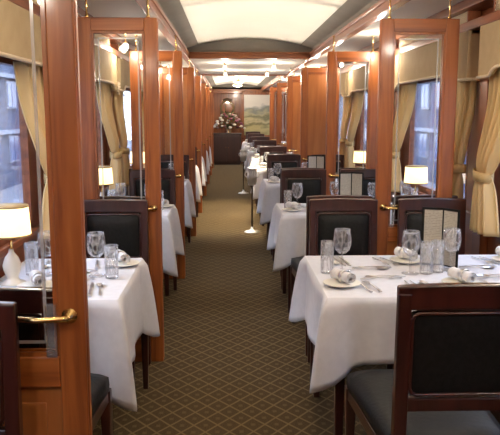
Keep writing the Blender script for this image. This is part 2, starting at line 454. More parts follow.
# end wall: wood, with a dark recess and frames
mb = MB()
mb.box(XL - .1, -.47, YE, YE + .06, 0, 2.5); mb.box(.42, XR + .1, YE, YE + .06, 0, 2.5); mb.box(-.47, .42, YE, YE + .06, 2.09, 2.5)
struct(mb.build('wall_end', M['wood']))
mb = MB(); mb.box(-.55, .50, YE + .35, YE + .40, 0, 2.3); mb.box(-.53, -.47, YE + .06, YE + .35, 0, 2.2); mb.box(.42, .48, YE + .06, YE + .35, 0, 2.2); mb.box(-.47, .42, YE + .06, YE + .35, 2.09, 2.2); mb.box(-.6, .6, YE + .06, YE + .4, -.1, 0)
struct(mb.build('wall_recess', M['wood']))
mb = MB(); y = YE - .03
mb.box(-.53, -.46, y, YE, 0, 2.15); mb.box(.41, .47, y, YE, 0, 2.15); mb.box(-.53, .47, y, YE, 2.08, 2.15)
mb.box(XL, XR, y, YE, 2.16, 2.26)
struct(mb.build('trim_13', M['wood_h'], bevel=.006))
MB().box(XL - .1, XR + .1, Y0 - .08, Y0, 0, 2.5).build('wall_back', M['wood'])['kind'] = 'structure'

# ------------------------------------------------------------------ pelmets and curtains
def make_pelmet(L, s):
    """board L long, s=+1 on the left wall (faces +x). origin at wall, middle, z of the top"""
    r = empty('pelmet', (0, 0, 0))
    t = .125
    n = 44
    def zb(u):                                   # lower edge: ends hang lower
        d = min(u, 1 - u) * L
        q = min(1, max(0, (d - .16) / .10)); q = q * q * (3 - 2 * q)
        return -.285 + .045 * q
    mb = MB(); A = []; B = []
    for k in range(n + 1):
        u = k / n; y = -L / 2 + L * u
        A.append((y, zb(u)))
    out = A + [(L / 2, 0), (-L / 2, 0)]
    m = len(out)
    xa, xb = s * (t - .02), s * t
    vs = [(xa, y, z) for y, z in out] + [(xb, y, z) for y, z in out]
    mb.add(vs, [tuple(range(m)), tuple(reversed(range(m, 2 * m)))] + [(i, m + i, m + (i + 1) % m, (i + 1) % m) for i in range(m)])
    for e in (-1, 1):
        y0, y1 = sorted((e * L / 2, e * (L / 2 - .02)))
        a, b = sorted((0.001 * s, s * (t - .02)))
        mb.box(a, b, y0, y1, -.285, 0)
    a, b = sorted((0.001 * s, s * (t - .02)))
    mb.box(a, b, -L / 2, L / 2, -.02, 0)
    mb.build('board', M['pelmet'], r)
    mb = MB()
    mb.tube([(s * (t + .004), y, z) for y, z in A], .010, 6)
    for e in (0, -1):
        y, z = A[e]; mb.tube([(0.004 * s, y, -.285), (s * (t + .004), y, -.285)], .010, 6)
    mb.build('braid_trim', M['braid'], r)
    return r
def rosette(r, s, y):
    mb = MB(); c = Vector((s * .145, y, -.275))
    for k in range(7):
        a = 2 * PI * k / 7; cc = c + Vector((0, .032 * math.cos(a), .032 * math.sin(a)))
        mb.tube([cc + Vector((.012 * math.sin(3 * b), .022 * math.cos(b), .022 * math.sin(b))) for b in [2 * PI * j / 10 for j in range(10)]], .006, 5, closed=True)
    mb.ball(c, .016)
    mb.build('rosette', M['braid'], r)

def make_curtain(e, s, ztop, zbot, gather_to_end=True):
    """e=+1: hung at the far end (gathers towards +y). origin at the end on the wall, z=0 floor; s = direction into the room"""
    r = empty('curtain', (0, 0, 0))
    rows = []; nz_, ny = 34, 60
    zt = 1.15
    for i in range(nz_ + 1):
        z = ztop + (zbot - ztop) * i / nz_
        if z > zt:
            q = (z - zt) / (ztop - zt); w = .155 + (.46 - .155) * q ** .8; off = .02 * (1 - q)
            amp = .028 - .002 * q
        else:
            q = (zt - z) / (zt - zbot); w = .155 + .13 * q ** .7; off = .02 - .02 * q; amp = .028 + .008 * q
        g_ = min(1, max(0, (1.62 - z) / (1.62 - zt))); dep = .054 + .058 * g_ * g_ * (3 - 2 * g_)
        row = []
        for k in range(ny + 1):
            u = k / ny
            y = -e * (off + w * u)
            bulge = .02 * math.sin(PI * u) * (1 if z < zt else .5)
            x = s * (dep + bulge + amp * math.sin(2 * PI * 5 * u + .7 * math.sin(5 * u)) * (1 - .5 * math.exp(-((z - zt) / .05) ** 2)))
            row.append((x, y, z))
        rows.append(row)
    mb = MB(); mb.grid(rows); mb.build('drape', M['curtain'], r, solid=.004)
    mb = MB(); ring = []
    rows = []
    for zz in (zt + .028, zt, zt - .028):
        row = []
        for k in range(24):
            a = 2 * PI * k / 24
            row.append((s * (.115 + .052 * math.cos(a)), -e * (.02 + .0775) + .092 * math.sin(a), zz + .01 * math.sin(a) * e))
        rows.append(row)
    mb.grid(rows, closed=True); mb.build('tieback', M['tieback'], r, solid=.006)
    return r
pel = {}
for side, xi, s in (('left', XL, 1), ('right', XR, -1)):
    protoC = {}
    for i, (a, b) in enumerate(bays):
        if i > 6: continue
        where = ('camera-side' if i == 0 else NEARW[i]) 
        ya, yb = a + .10, b - .09
        p = make_pelmet(yb - ya, s); p.location = (xi, (ya + yb) / 2, 1.985)
        tag(p, 'beige fabric pelmet with braid edge over the %s window on the %s' % (where, side), 'pelmet', 'fabric pelmets above the windows')
        if side == 'left': rosette(p, s, (yb - ya) / 2 - .10)
        for e, y in ((-1, ya + .035), (1, yb - .035)):
            if e not in protoC: protoC[e] = Proto(make_curtain(e, s, 1.75, .83))
            protoC[e].put((xi, y, 0), 0, 'gold tied-back curtain at the %s end of the %s window on the %s' % ('far' if e == 1 else 'camera', where, side), 'curtain', 'gold curtains at the windows')

# ------------------------------------------------------------------ screens (glazed wooden partitions)
def make_screen(solid, s, wa, wo, W=.455):
    """origin on the floor under the aisle edge; the screen runs in direction s along x"""
    r = empty('partition_screen', (0, 0, 0))
    T = .024; H = 2.035; Z0, Z1 = .825, 1.96
    def bx(u0, u1, y0, y1, z0, z1, mb=None):
        mb = mb or MB(); a, b = sorted((s * u0, s * u1)); return mb.box(a, b, y0, y1, z0, z1)
    mb = bx(0, wa, -T, T, 0, H); bx(-.003, wa * .12, -T * .6, T * .6, .02, H - .02, mb)
    mb.build('stile', M['wood'], r, bevel=.005)
    bx(W - wo, W, -T, T, 0, H).build('stile', M['wood'], r, bevel=.005)
    bx(wa, W - wo, -T, T, Z1, H).build('top_rail', M['wood_h'], r, bevel=.004)
    bx(wa, W - wo, -T, T, .735, Z0).build('middle_rail', M['wood_h'], r, bevel=.004)
    bx(wa, W - wo, -T, T, 0, .14).build('bottom_rail', M['wood_h'], r, bevel=.004)
    mb = bx(wa, W - wo, -.008, .008, .14, .735); bx(wa + .045, W - wo - .045, -.014, .014, .19, .685, mb)
    mb.build('lower_panel', M['panel'], r, bevel=.003)
    if solid:
        mb = bx(wa, W - wo, -.008, .008, Z0, Z1)
        mb.build('upper_panel', M['panel'], r)
    else:
        g = bx(wa, W - wo, -.004, .004, Z0, Z1).build('glass_pane', M['pane'], r)
        mb = MB(); q = .034; w = .009; y0, y1 = -.0065, -.0045
        u0, u1, z0, z1 = wa + q, W - wo - q, Z0 + q, Z1 - q
        bx(u0, u0 + w, y0, y1, z0, z1, mb); bx(u1 - w, u1, y0, y1, z0, z1, mb)
        bx(u0 + w, u1 - w, y0, y1, z1 - w, z1, mb); bx(u0 + w, u1 - w, y0, y1, z0, z0 + w, mb)
        mb.build('bevel', M['bevel'], g)
    mb = MB(); t = .012                                           # glazing bead
    for y in (-T * .55, T * .55):
        for (u0, u1, z0, z1) in ((wa, wa + t, Z0, Z1), (W - wo - t, W - wo, Z0, Z1), (wa + t, W - wo - t, Z1 - t, Z1), (wa + t, W - wo - t, Z0, Z0 + t)):
            bx(u0, u1, y - .006, y + .006, z0, z1, mb)
    mb.build('glazing_bead', M['wood'], r)
    mb = MB()
    for y in (-1, 1):
        cx = s * wa * .55
        mb.lathe([(.001, 0), (.022, 0), (.022, .006), (.012, .010), (.009, .032), (.001, .032)], 14, (cx, y * T, .945), 0, True, Matrix.Rotation(-y * PI / 2, 4, 'X'))
        path = [(cx, y * (T + .032), .945), (cx + s * .02, y * (T + .038), .945), (cx + s * .08, y * (T + .037), .942), (cx + s * .145, y * (T + .034), .946)]
        mb.tube(path, [.010, .0095, .0075, .0085], 8)
    mb.build('lever_handle', M['brass'], r)
    mb = MB(); bx(wa + .004, wa + .034, -T - .003, -T * .3, .825, .975, mb)  # pale strip shaped to imitate a bright reflection in the pane
    mb.build('pane_glint_strip', M['pane_glint'], r, bevel=.002)
    for u in (wa * .7, W - wo * .7):
        MB().lathe([(.011, H), (.011, H + .01), (.006, H + .02), (.006, ZC - .012), (.012, ZC - .008), (.012, ZC)], 10, (s * u, 0, 0)).build('hanging_rod', M['brass'], r)
    return r
SC = {}
for i, p in enumerate(P):
    solid = i in (3, 4)
    for s, x, sd in ((-1, -.40, 'left'), (1, .88, 'right')):
        if s > 0 and i > 6: continue
        k = (solid, s)
        if k not in SC: SC[k] = Proto(make_screen(solid, s, .075 if s < 0 else .075, .080 if s < 0 else .078))
        SC[k].put((x, p, 0), 0, '%s wooden partition screen, %s from the camera on the %s of the aisle' % ('solid panelled' if solid else 'glazed', ['nearest', 'second', 'third', 'fourth', 'fifth', 'sixth', 'seventh', 'eighth', 'ninth'][i], sd), 'partition', 'partition screens along the aisle')

# ------------------------------------------------------------------ chairs (back at y=0, seat towards +y)
def make_chair(depth, nails=False, W=.40):
    r = empty('dining_chair', (0, 0, 0))
    hw = W / 2; H = 1.0; ZS = .50; rake = .035
    def yb(z): return .0 + rake * (1 - z / H) if z > .45 else rake * .55 - .03 * (.45 - z) / .45 
    pw = .040
    for sx in (-1, 1):
        x = sx * (hw - pw / 2)
        zs = [0, .25, .45, .62, .80, H - .02]
        MB().bar([(x, yb(z), z) for z in zs], [.034, .038, pw, pw, pw, pw], [.036, .040, .045, .042, .036, .03]).build('leg', M['chair'], r, bevel=.006)
        MB().bar([(sx * (hw + .012), depth - .03, 0), (sx * (hw + .012), depth - .03, .25), (sx * (hw + .012), depth - .03, .425)], [.028, .036, .045], [.028, .036, .045]).build('leg', M['chair'], r, bevel=.006)
    # crest rail with a gentle crown
    mb = MB(); n = 10; top = []
    for k in range(n + 1):
        u = -1 + 2 * k / n; top.append((u * hw, H + .006 * (1 - u * u)))
    out = [(-hw, H - .072), (hw, H - .072)] + list(reversed([(x, z) for x, z in top]))
    m = len(out); y0, y1 = -.014, .018
    mb.add([(x, y0 + .002, z) for x, z in out] + [(x, y1, z) for x, z in out], [tuple(range(m)), tuple(reversed(range(m, 2 * m)))] + [(i, m + i, m + (i + 1) % m, (i + 1) % m) for i in range(m)])
    mb.build('crest_rail', M['chair'], r, bevel=.006)
    MB().bar([(0, yb(.625), .610), (0, yb(.66), .652)], W - 2 * pw + .004, .028).build('lower_rail', M['chair'], r, bevel=.004)
    # padded back: rounded front, flat rear, thin wooden inner moulding
    mb = MB(); rows = []
    for side_, bulge in ((1, .022), (-1, .006)):
        rows = []
        for i in range(9):
            v = i / 8; row = []
            for k in range(13):
                u = k / 12; x = (-1 + 2 * u) * (hw - pw - .008); z = .660 + (.920 - .660) * v
                b_ = (1 - (2 * u - 1) ** 6) * (1 - (2 * v - 1) ** 6)
                row.append((x, yb(z) + side_ * (.006 + bulge * b_), z))
            rows.append(row)
        mb.grid(rows)
    mb.build('backrest', M['leather'], r)
    mb = MB()
    for y in (-.012, .014):
        x = hw - pw - .004
        c = .02
        loop = [(-x + c, .664), (x - c, .664), (x - c * .3, .664 + c * .3), (x, .664 + c), (x, .918 - c), (x - c * .3, .918 - c * .3), (x - c, .918), (-x + c, .918), (-x + c * .3, .918 - c * .3), (-x, .918 - c), (-x, .664 + c), (-x + c * .3, .664 + c * .3)]
        mb.tube([(a, yb(z) + y, z) for a, z in loop], .006, 6, closed=True)
    mb.build('back_moulding', M['chair'], r)
    if nails:
        mb = MB(); x = hw - pw - .012
        zz = .675
        while zz < .915:
            for sx in (-1, 1): mb.ball((sx * x, yb(zz) + .026, zz), .0052, 6)
            zz += .0135
        xx = -x
        while xx < x:
            mb.ball((xx, yb(.905) + .026, .905), .0052, 6); xx += .0135
        mb.build('nailhead_trim', M['brass'], r)
    # seat frame + cushion (trapezoid, wider in front)
    def seat(mbx, inset, z0, z1, dome, rows_=8):
        ya, yb_ = .03 + inset, depth - inset
        grid = []
        for i in range(rows_ + 1):
            v = i / rows_; y = ya + (yb_ - ya) * v; w = hw - .01 + (.045) * v - inset
            row = []
            for k in range(13):
                u = -1 + k / 6
                cr = 1.0 - (.035 * max(0, (v - .8) / .2) ** 2 * abs(u) ** 4) 
                row.append((u * w, y - .05 * abs(u) ** 5 * max(0, (v - .7) / .3), z1 + dome * ((1 - abs(u) ** 6) * (1 - (2 * v - 1) ** 6))))
            grid.append(row)
        mbx.grid(grid)
        per = [grid[0][k] for k in range(13)] + [grid[i][12] for i in range(1, rows_ + 1)] + [grid[rows_][k] for k in range(11, -1, -1)] + [grid[i][0] for i in range(rows_ - 1, 0, -1)]
        low = [(x, y, z0) for x, y, z in per]
        mbx.grid([per, [(x * 1.012, y, (z0 + z) / 2) for x, y, z in per], low], closed=True)
        mbx.add(low, [tuple(range(len(low)))])
        return mbx
    seat(MB(), .004, .425, .485, .030).build('seat_cushion', M['leather'], r)
    mb = MB()
    mb.hexa([(-hw + .01, .03, .375), (hw - .01, .03, .375), (hw - .01, .03, .425), (-hw + .01, .03, .425)], [(-hw - .03, depth - .012, .375), (hw + .03, depth - .012, .375), (hw + .03, depth - .012, .425), (-hw - .03, depth - .012, .425)])
    mb.build('seat_frame', M['chair'], r, bevel=.004)
    return r
CH_far = Proto(make_chair(.40)); CH_near = Proto(make_chair(.68)); CH_nail = Proto(make_chair(.40, True))
CG = 'black leather dining chairs along the saloon'
def tabname(i, sd): return '%s %s table' % (NEARW[i], sd)
CH_nail.put((-.767, 1.805, 0), PI, 'dark mahogany chair with brass nailhead trim before the nearest left screen', 'chair', CG)
for i in range(1, 9):
    pa, pb = P[i - 1], (P[i] if i < 9 else YE)
    ynear = pa + (.075 if i > 1 else .06); yfar = pb - .07
    dep = CH_near
    for sd, xs in (('left', [-.70]), ('right', [.675, 1.20])):
        for x in xs:
            if x > 1 and i > 3: continue
            if sd == 'left' and i > 6: continue
            seatn = '' if sd == 'left' else (' aisle seat' if x < 1 else ' window seat')
            xx = x + (.02 if (i == 1 and sd == 'right' and x < 1) else 0)
            CH_near.put((xx, ynear, 0), 0, 'black leather dining chair seen from behind,%s of the %s' % ((' near' + seatn) if seatn else ' near side', tabname(i, sd)), 'chair', CG)
            CH_far.put((x if sd == 'right' else -.67, yfar, 0), PI, 'black leather dining chair facing the camera,%s of the %s' % ((' far' + seatn) if seatn else ' far side', tabname(i, sd)), 'chair', CG)

# ------------------------------------------------------------------ tables and cloths
def make_table(w, d):
    r = empty('dining_table', (0, 0, 0))
    MB().box(-w / 2, w / 2, -d / 2, d / 2, .725, .752).build('tabletop', M['chair'], r, bevel=.004)
    mb = MB(); mb.box(-w / 2 + .07, w / 2 - .07, -d / 2 + .05, d / 2 - .05, .66, .725); mb.build('apron', M['chair'], r)
    for sx in (-1, 1):
        for sy in (-1, 1):
            x, y = sx * (w / 2 - .06), sy * (d / 2 - .05)
            MB().bar([(x, y, 0), (x, y, .6), (x, y, .725)], [.032, .045, .05], [.032, .045, .05]).build('leg', M['chair'], r, bevel=.004)
    return r
def make_cloth(w, d, D, seed, wall):
    rnd = random.Random(seed)
    zt = .757; R = .012
    pts = []                                             # perimeter: (x,y,nx,ny,corner factor,dist along)
    hw, hd = w / 2 + .004, d / 2 + .004
    per = 0
    cn = [(-hw, -hd), (hw, -hd), (hw, hd), (-hw, hd)]
    for k in range(4):
        a, b = Vector(cn[k]), Vector(cn[(k + 1) % 4]); L = (b - a).length
        nrm = Vector(((b - a).y, -(b - a).x)).normalized()
        us = [0, .012, .028, .05, .08, .115, .155, .2]; mid = 7
        ss = us + [.2 + (L - .4) * (j + 1) / (mid + 1) for j in range(mid)] + [L - u for u in reversed(us)][:-1]
        for s_ in ss:
            p = a + (b - a) * (s_ / L); dc = min(s_, L - s_)
            cd = (a if s_ < L / 2 else b).normalized()
            diag = Vector((math.copysign(1, (a if s_ < L / 2 else b).x), math.copysign(1, (a if s_ < L / 2 else b).y))).normalized()
            q = math.exp(-(dc / .060) ** 2)
            nn = (nrm * (1 - q) + diag * q)
            pts.append((p, nn, q, dc, per + s_))
        per += L
    ph = [rnd.uniform(0, 6.28) for _ in range(3)]
    rows = []
    nT = 12
    for i in range(nT + 1):
        t = i / nT
        row = []
        for (p, nn, q, dc, sa) in pts:
            ws = min(1, max(0, (hw - wall * p.x) / .2))                     # no flare against the wall
            drop = D * (1 + .36 * ws * math.exp(-(dc / .10) ** 2))
            inw = -.034 * math.exp(-((dc - .12) / .05) ** 2) * t ** .7     # pleat beside each corner
            fl = .010 + .014 * t + q * (.085 * t ** .55) + inw
            fl += t * .010 * (math.sin(sa * 9 + ph[0]) + .6 * math.sin(sa * 17 + ph[1])) * (1 - q)
            fl = fl * ws + .008 * (1 - ws)
            if i == 0: fl = 0
            x, y = p + nn * fl
            z = zt if i == 0 else zt - .004 - (drop - .004) * t ** 1.0
            if i == 0: z = zt
            row.append((x, y, z))
        rows.append(row)
    mb = MB(); mb.grid(rows, closed=True)
    mb.add(rows[0], [tuple(range(len(rows[0])))])
    o = mb.build('tablecloth', M['cloth'], None, solid=.003)
    return o
TAB = {}
for i in range(1, 9):
    for sd, x0, x1 in (('left', -1.035, -.452), ('right', .405, 1.51)):
        d = (.83 if sd == 'right' else .80) if i == 1 else (.58 if i == 4 else .66 if sd == 'right' else .62)
        if sd == 'left' and i > 7: continue
        y0 = TF[i]; w = x1 - x0
        c = ((x0 + x1) / 2, y0 + d / 2, 0)
        k = (sd, d)
        if k not in TAB: TAB[k] = Proto(make_table(w, d))
        TAB[k].put(c, 0, 'dark wooden dining table beneath the white cloth, %s' % tabname(i, sd), 'table', 'dining tables')
        cl = make_cloth(w, d, (.275 if i == 1 else .30) if sd == 'right' else .325, i * 3 + (sd == 'left'), 1 if sd == 'right' else -1)
        cl.location = c
        tag(cl, 'white linen tablecloth with hanging corners on the %s' % tabname(i, sd), 'tablecloth', 'white tablecloths')
ZT = .7605

# ------------------------------------------------------------------ table ware prototypes
def make_wine():
    r = empty('wine_glass', (0, 0, 0))
    k_ = 1.17
    sc = lambda pr: [(a * k_ if a > .0012 else a, b * k_) for a, b in pr]
    MB().lathe(sc([(.001, .0), (.034, .0), (.034, .002), (.008, .006), (.0045, .012), (.004, .035), (.0065, .045), (.004, .055), (.0045, .068), (.001, .070)]), 18).build('foot_and_stem', M['crystal_plain'], r)
    MB().lathe(sc([(.001, .070), (.014, .073), (.028, .086), (.0355, .106), (.0375, .125), (.0355, .150), (.0325, .172), (.0313, .172), (.0343, .150), (.0362, .125), (.0342, .107), (.027, .088), (.013, .076), (.001, .074)]), 22).build('bowl', M['crystal'], r)
    return r
def make_tumbler():
    mb = MB().lathe([(.001, 0), (.029, 0), (.030, .004), (.032, .150), (.0306, .150), (.0285, .016), (.001, .013)], 20)
    return mb.build('tumbler', M['crystal'])
def make_plate(R=.082, name='bread_plate'):
    r = empty(name, (0, 0, 0))
    MB().lathe([(.001, .002), (R * .55, .0), (R * .62, .003), (R * .98, .012), (R * .98, .015), (R * .62, .007), (R * .5, .0045), (.001, .0045)], 28).build('dish', M['china'], r)
    MB().lathe([(R * .98, .0118), (R, .0125), (R, .0148), (R * .98, .0152)], 28).build('gold_rim', M['china_rim'], r, fix=False)
    return r
def make_napkin():
    r = empty('rolled_napkin', (0, 0, 0))
    mb = MB(); R = .026; L = .125
    rows = []
    n = 46
    for xk in range(9):
        x = -L / 2 + L * xk / 8
        row = []
        for k in range(n + 1):
            a = k / n * 2 * PI * 2.6; rr = R * (.35 + .65 * k / n) * (1 + .03 * math.sin(3 * a + xk)) * (1 + .07 * ((xk - 4) / 4) ** 2)
            row.append((x + .004 * math.sin(a), rr * math.cos(a), rr * math.sin(a)))
        rows.append(row)
    mb.grid(rows)
    mb.build('roll', M['napkin'], r, solid=.0022)
    MB().lathe([(R * 1.02, -.011), (R * 1.13, -.011), (R * 1.15, 0), (R * 1.13, .011), (R * 1.02, .011), (R * 1.01, 0), (R * 1.02, -.011)], 20, (0.012, 0, 0), 0, True, Matrix.Rotation(PI / 2, 4, 'Y')).build('napkin_ring', M['silver'], r, fix=False)
    return r
def bend(h): return lambda x, y, z: (x, y, z + .006 * math.sin(max(0, min(1, (y + .1) / .2)) * PI) + h * 0)
def make_fork():
    out = [(-.005, -.098), (.005, -.098), (.0045, -.06), (.0028, .02), (.0035, .034), (.0105, .046), (.0115, .094), (.0088, .096), (.0085, .055), (.0050, .055), (.0052, .096), (.0028, .096), (.0024, .055), (-.0024, .055), (-.0028, .096), (-.0052, .096), (-.0050, .055), (-.0085, .055), (-.0088, .096), (-.0115, .094), (-.0105, .046), (-.0035, .034), (-.0028, .02), (-.0045, -.06)]
    return MB().prism(out, 0.0005, .003, 0, bend(0)).build('fork', M['silver'])
def make_knife():
    out = [(-.006, -.11), (.006, -.11), (.0045, -.02), (.0045, -.005), (.008, .0), (.0085, .07), (.005, .105), (-.003, .112), (-.005, .10), (-.005, -.02)]
    return MB().prism(out, .0005, .0045).build('table_knife', M['silver'])
def make_spoon():
    mb = MB()
    out = [(-.005, -.098), (.005, -.098), (.004, -.05), (.0025, .035), (-.0025, .035), (-.004, -.05)]
    mb.prism(out, .0005, .003, 0, bend(0))
    pts = [(.019 * math.cos(2 * PI * k / 16), .065 + .031 * math.sin(2 * PI * k / 16)) for k in range(16)]
    mb.grid([[(x, y, .0058) for x, y in pts], [(x * .8, .065 + (y - .065) * .8, .0025) for x, y in pts], [(x * .35, .065 + (y - .065) * .35, .0006) for x, y in pts]], closed=True)
    mb.add([(x * .35, .065 + (y - .065) * .35, .0006) for x, y in pts], [tuple(range(16))])
    return mb.build('soup_spoon', M['silver'])
PW, PTm, PPl, PN, PF, PK, PS = Proto(make_wine()), Proto(make_tumbler()), Proto(make_plate()), Proto(make_napkin()), Proto(make_fork()), Proto(make_knife()), Proto(make_spoon())
def setting(x0, y0, far, where, i, detail, sd='right'):
    """a place laid at table edge (x0,y0); far=1 turns it round"""
    q = -1 if far else 1
    rz = PI if far else 0
    def put(pr, dx, dy, label, cat, group, dz=0, ang=0):
        return pr.put((x0 + q * dx, y0 + q * dy, ZT + dz), rz + ang, label, cat, group)
    wx = .155 if sd == 'right' else .115
    tight = (sd == 'left' and i > 1) or i >= 4
    put(PW, wx, .28 if tight else (.37 if far else .40), 'stemmed wine glass laid at the %s' % where, 'glass', 'wine glasses')
    if detail >= 1:
        put(PTm, wx + .075, .27 if tight else .36 + (.04 if sd == 'right' else 0), 'tall straight tumbler laid at the %s' % where, 'glass', 'tumblers')
        put(PPl, -.20 if not (sd == 'left' and not far) else -.10, .185, 'small gold-rimmed bread plate at the %s' % where, 'plate', 'bread plates')
        put(PN, -.195 if not (sd == 'left' and not far) else -.095, .185, 'white rolled napkin in a ring at the %s' % where, 'napkin', 'rolled napkins', .0425, -1.15 if i % 2 else -1.0)
    if detail >= 2:
        put(PF, -.115, .165, 'dinner fork, outer of two, at the %s' % where, 'fork', 'forks', 0, .22)
        put(PF, -.072, .165, 'dinner fork, inner of two, at the %s' % where, 'fork', 'forks', 0, .18)
        put(PK, .105, .15, 'table knife, inner of two, at the %s' % where, 'knife', 'knives', 0, .10)
        put(PK, .135, .15, 'table knife, outer of two, at the %s' % where, 'knife', 'knives', 0, .14)
        put(PS, .175, .15, 'soup spoon beside the knives at the %s' % where, 'spoon', 'spoons', 0, .16)
        put(PS, .02, .335, 'dessert spoon lying crosswise at the %s' % where, 'spoon', 'spoons', 0, PI / 2 + .05)
        put(PF, .0, .305, 'dessert fork lying crosswise at the %s' % where, 'fork', 'forks', 0, -PI / 2 + .08)
for i in range(1, 9):
    for sd in ('right', 'left'):
        d = (.83 if sd == 'right' else .80) if i == 1 else (.58 if i == 4 else .66 if sd == 'right' else .62)
        if sd == 'left' and i > 4: continue
        det = 2 if i <= 2 else 1
        for far in (0, 1):
            for x0, pos in (((.69, 'aisle'), (1.21, 'window')) if sd == 'right' else ((-.72, ''),)):
                if pos == 'window' and i > 2: continue
                if i >= 5 and far and i > 6: continue
                place = '%s %s place of the %s' % ('far' if far else 'near', pos, tabname(i, sd)) if pos else '%s place of the %s' % ('far' if far else 'near', tabname(i, sd))
                if pos == 'window' and i == 2: setting(1.28 if far else 1.25, TF[i] + (d if far else 0), far, place, i, 0 if far else 1, sd)
                else: setting(x0, TF[i] + (d if far else 0), far, place, i, det, sd)

# table lamps
def make_lamp():
    r = empty('table_lamp', (0, 0, 0))
    MB().lathe([(.001, 0), (.055, 0), (.055, .008), (.032, .016), (.024, .030), (.036, .060), (.040, .085), (.028, .120), (.012, .140), (.010, .155), (.001, .155)], 20).build('base', M['ceramic'], r)
    MB().lathe([(.006, .155), (.006, .24)], 10).build('stem', M['brass'], r)
    sh = MB().lathe([(.088, .215), (.080, .345), (.0785, .345), (.0865, .215), (.088, .215)], 28).build('lamp_shade', M['shade'], r)
    mb = MB()
    mb.lathe([(.0885, .213), (.0895, .219), (.0885, .221)], 28); mb.lathe([(.0805, .339), (.0815, .343), (.0805, .347)], 28)
    mb.build('shade_trim', M['shade_rim'], sh, fix=False)
    MB().ball((0, 0, .265), .022, 12).build('bulb', M['bulb'], r)
    return r
LAMP = Proto(make_lamp())
for i in range(1, 8):
    for sd, x in (('left', -.925), ('right', 1.415)):
        if sd == 'left' and i > 6: continue
        y = TF[i] + (.26 if i == 1 else .13)
        if sd == 'left': x = -.945
        LAMP.put((x, y, ZT), 0, 'lit cream-shaded table lamp by the window on the %s' % tabname(i, sd), 'lamp', 'table lamps by the windows')
        L = bpy.data.lights.new('lamp_glow', 'POINT'); L.energy = 44; L.color = (1, .81, .56); L.shadow_soft_size = .03
        o = bpy.data.objects.new('lamp_glow', L); COL.objects.link(o); o.location = (x, y, ZT + .31)

# menus
def make_menu():
    r = empty('menu_card', (0, 0, 0))
    h = .285; wL, wR = .155, .145
    A = Vector((-.095, .036)); Sp = Vector((0, 0)); B = Vector((.052, -.085))
    def panel(p, q, off, z0, z1, t, mb, e0=0, e1=0):
        dr = (q - p).normalized(); nm = Vector((dr.y, -dr.x))
        p2, q2 = p + dr * e0 + nm * off, q - dr * e1 + nm * off
        o = nm * t
        mb.hexa([(p2.x, p2.y, z0), (q2.x, q2.y, z0), (q2.x + o.x, q2.y + o.y, z0), (p2.x + o.x, p2.y + o.y, z0)], [(p2.x, p2.y, z1), (q2.x, q2.y, z1), (q2.x + o.x, q2.y + o.y, z1), (p2.x + o.x, p2.y + o.y, z1)])
    mb = MB(); panel(A, Sp, 0, 0, h, .004, mb); panel(Sp, B, 0, 0, h, .004, mb)
    mb.build('cover', M['leather'], r)
    mb = MB(); panel(A, Sp, .0042, .008, h - .012, .0008, mb, .012, .005); mb.build('page', M['paper'], r)
    mb = MB(); panel(Sp, B, .0042, .008, h - .012, .0008, mb, .007, .012); mb.build('page', M['paper'], r)
    return r
MN = Proto(make_menu())
MN.put((1.045, 3.285, ZT), 0, 'open black menu standing among the glasses on the nearest table on the right', 'menu', 'menus')
MN.put((.96, 5.34, ZT), .5, 'open black menu standing on the second table on the right, behind the first chair', 'menu', 'menus')
MN.put((.96, 7.49, ZT), .5, 'open black menu standing on the third table on the right', 'menu', 'menus')

# ------------------------------------------------------------------ wine coolers on stands in the aisle
def make_cooler():
    r = empty('wine_cooler', (0, 0, 0)); f_ = .74
    MB().lathe([(.001, 0), (.100, 0), (.102, .006), (.085, .016), (.040, .026), (.018, .045), (.012, .07), (.001, .07)], 26).build('foot', M['silver'], r)
    MB().lathe([(.010, .05), (.010, .58), (.018, .59), (.018, .60), (.001, .60)], 12).build('pole', M['dark_metal'], r)
    MB().lathe([(a * f_, b) for a, b in [(.002, .60), (.060, .60), (.066, .61), (.085, .80), (.092, .815), (.088, .818), (.080, .80), (.062, .62), (.002, .615)]], 24).build('bucket', M['plate_silver'], r)
    for s in (-1, 1):
        pts = [(s * (.056 + .035 * math.sin(a)), 0, .735 + .035 * math.cos(a)) for a in [PI * k / 8 for k in range(9)]]
        MB().tube(pts, .005, 6).build('ring_handle', M['silver'], r)
    mb = MB()
    for k in range(14):
        a = 2 * PI * k / 14
        mb.tube([(.052 * math.cos(a), .052 * math.sin(a), .63), (.063 * math.cos(a + .22), .063 * math.sin(a + .22), .78)], .0035, 5)
        mb.tube([(.052 * math.cos(a), .052 * math.sin(a), .63), (.063 * math.cos(a - .22), .063 * math.sin(a - .22), .78)], .0035, 5)
    mb.build('lattice', M['plate_silver'], r)
    return r
CO = Proto(make_cooler())
CO.put((.30, 8.66, 0), 0, 'silver wine cooler on a slim pole stand, nearer of the two beside the aisle', 'wine cooler', 'wine coolers in the aisle')
CO.put((.285, 12.95, 0), .4, 'silver wine cooler on a slim pole stand, farther of the two beside the aisle', 'wine cooler', 'wine coolers in the aisle')

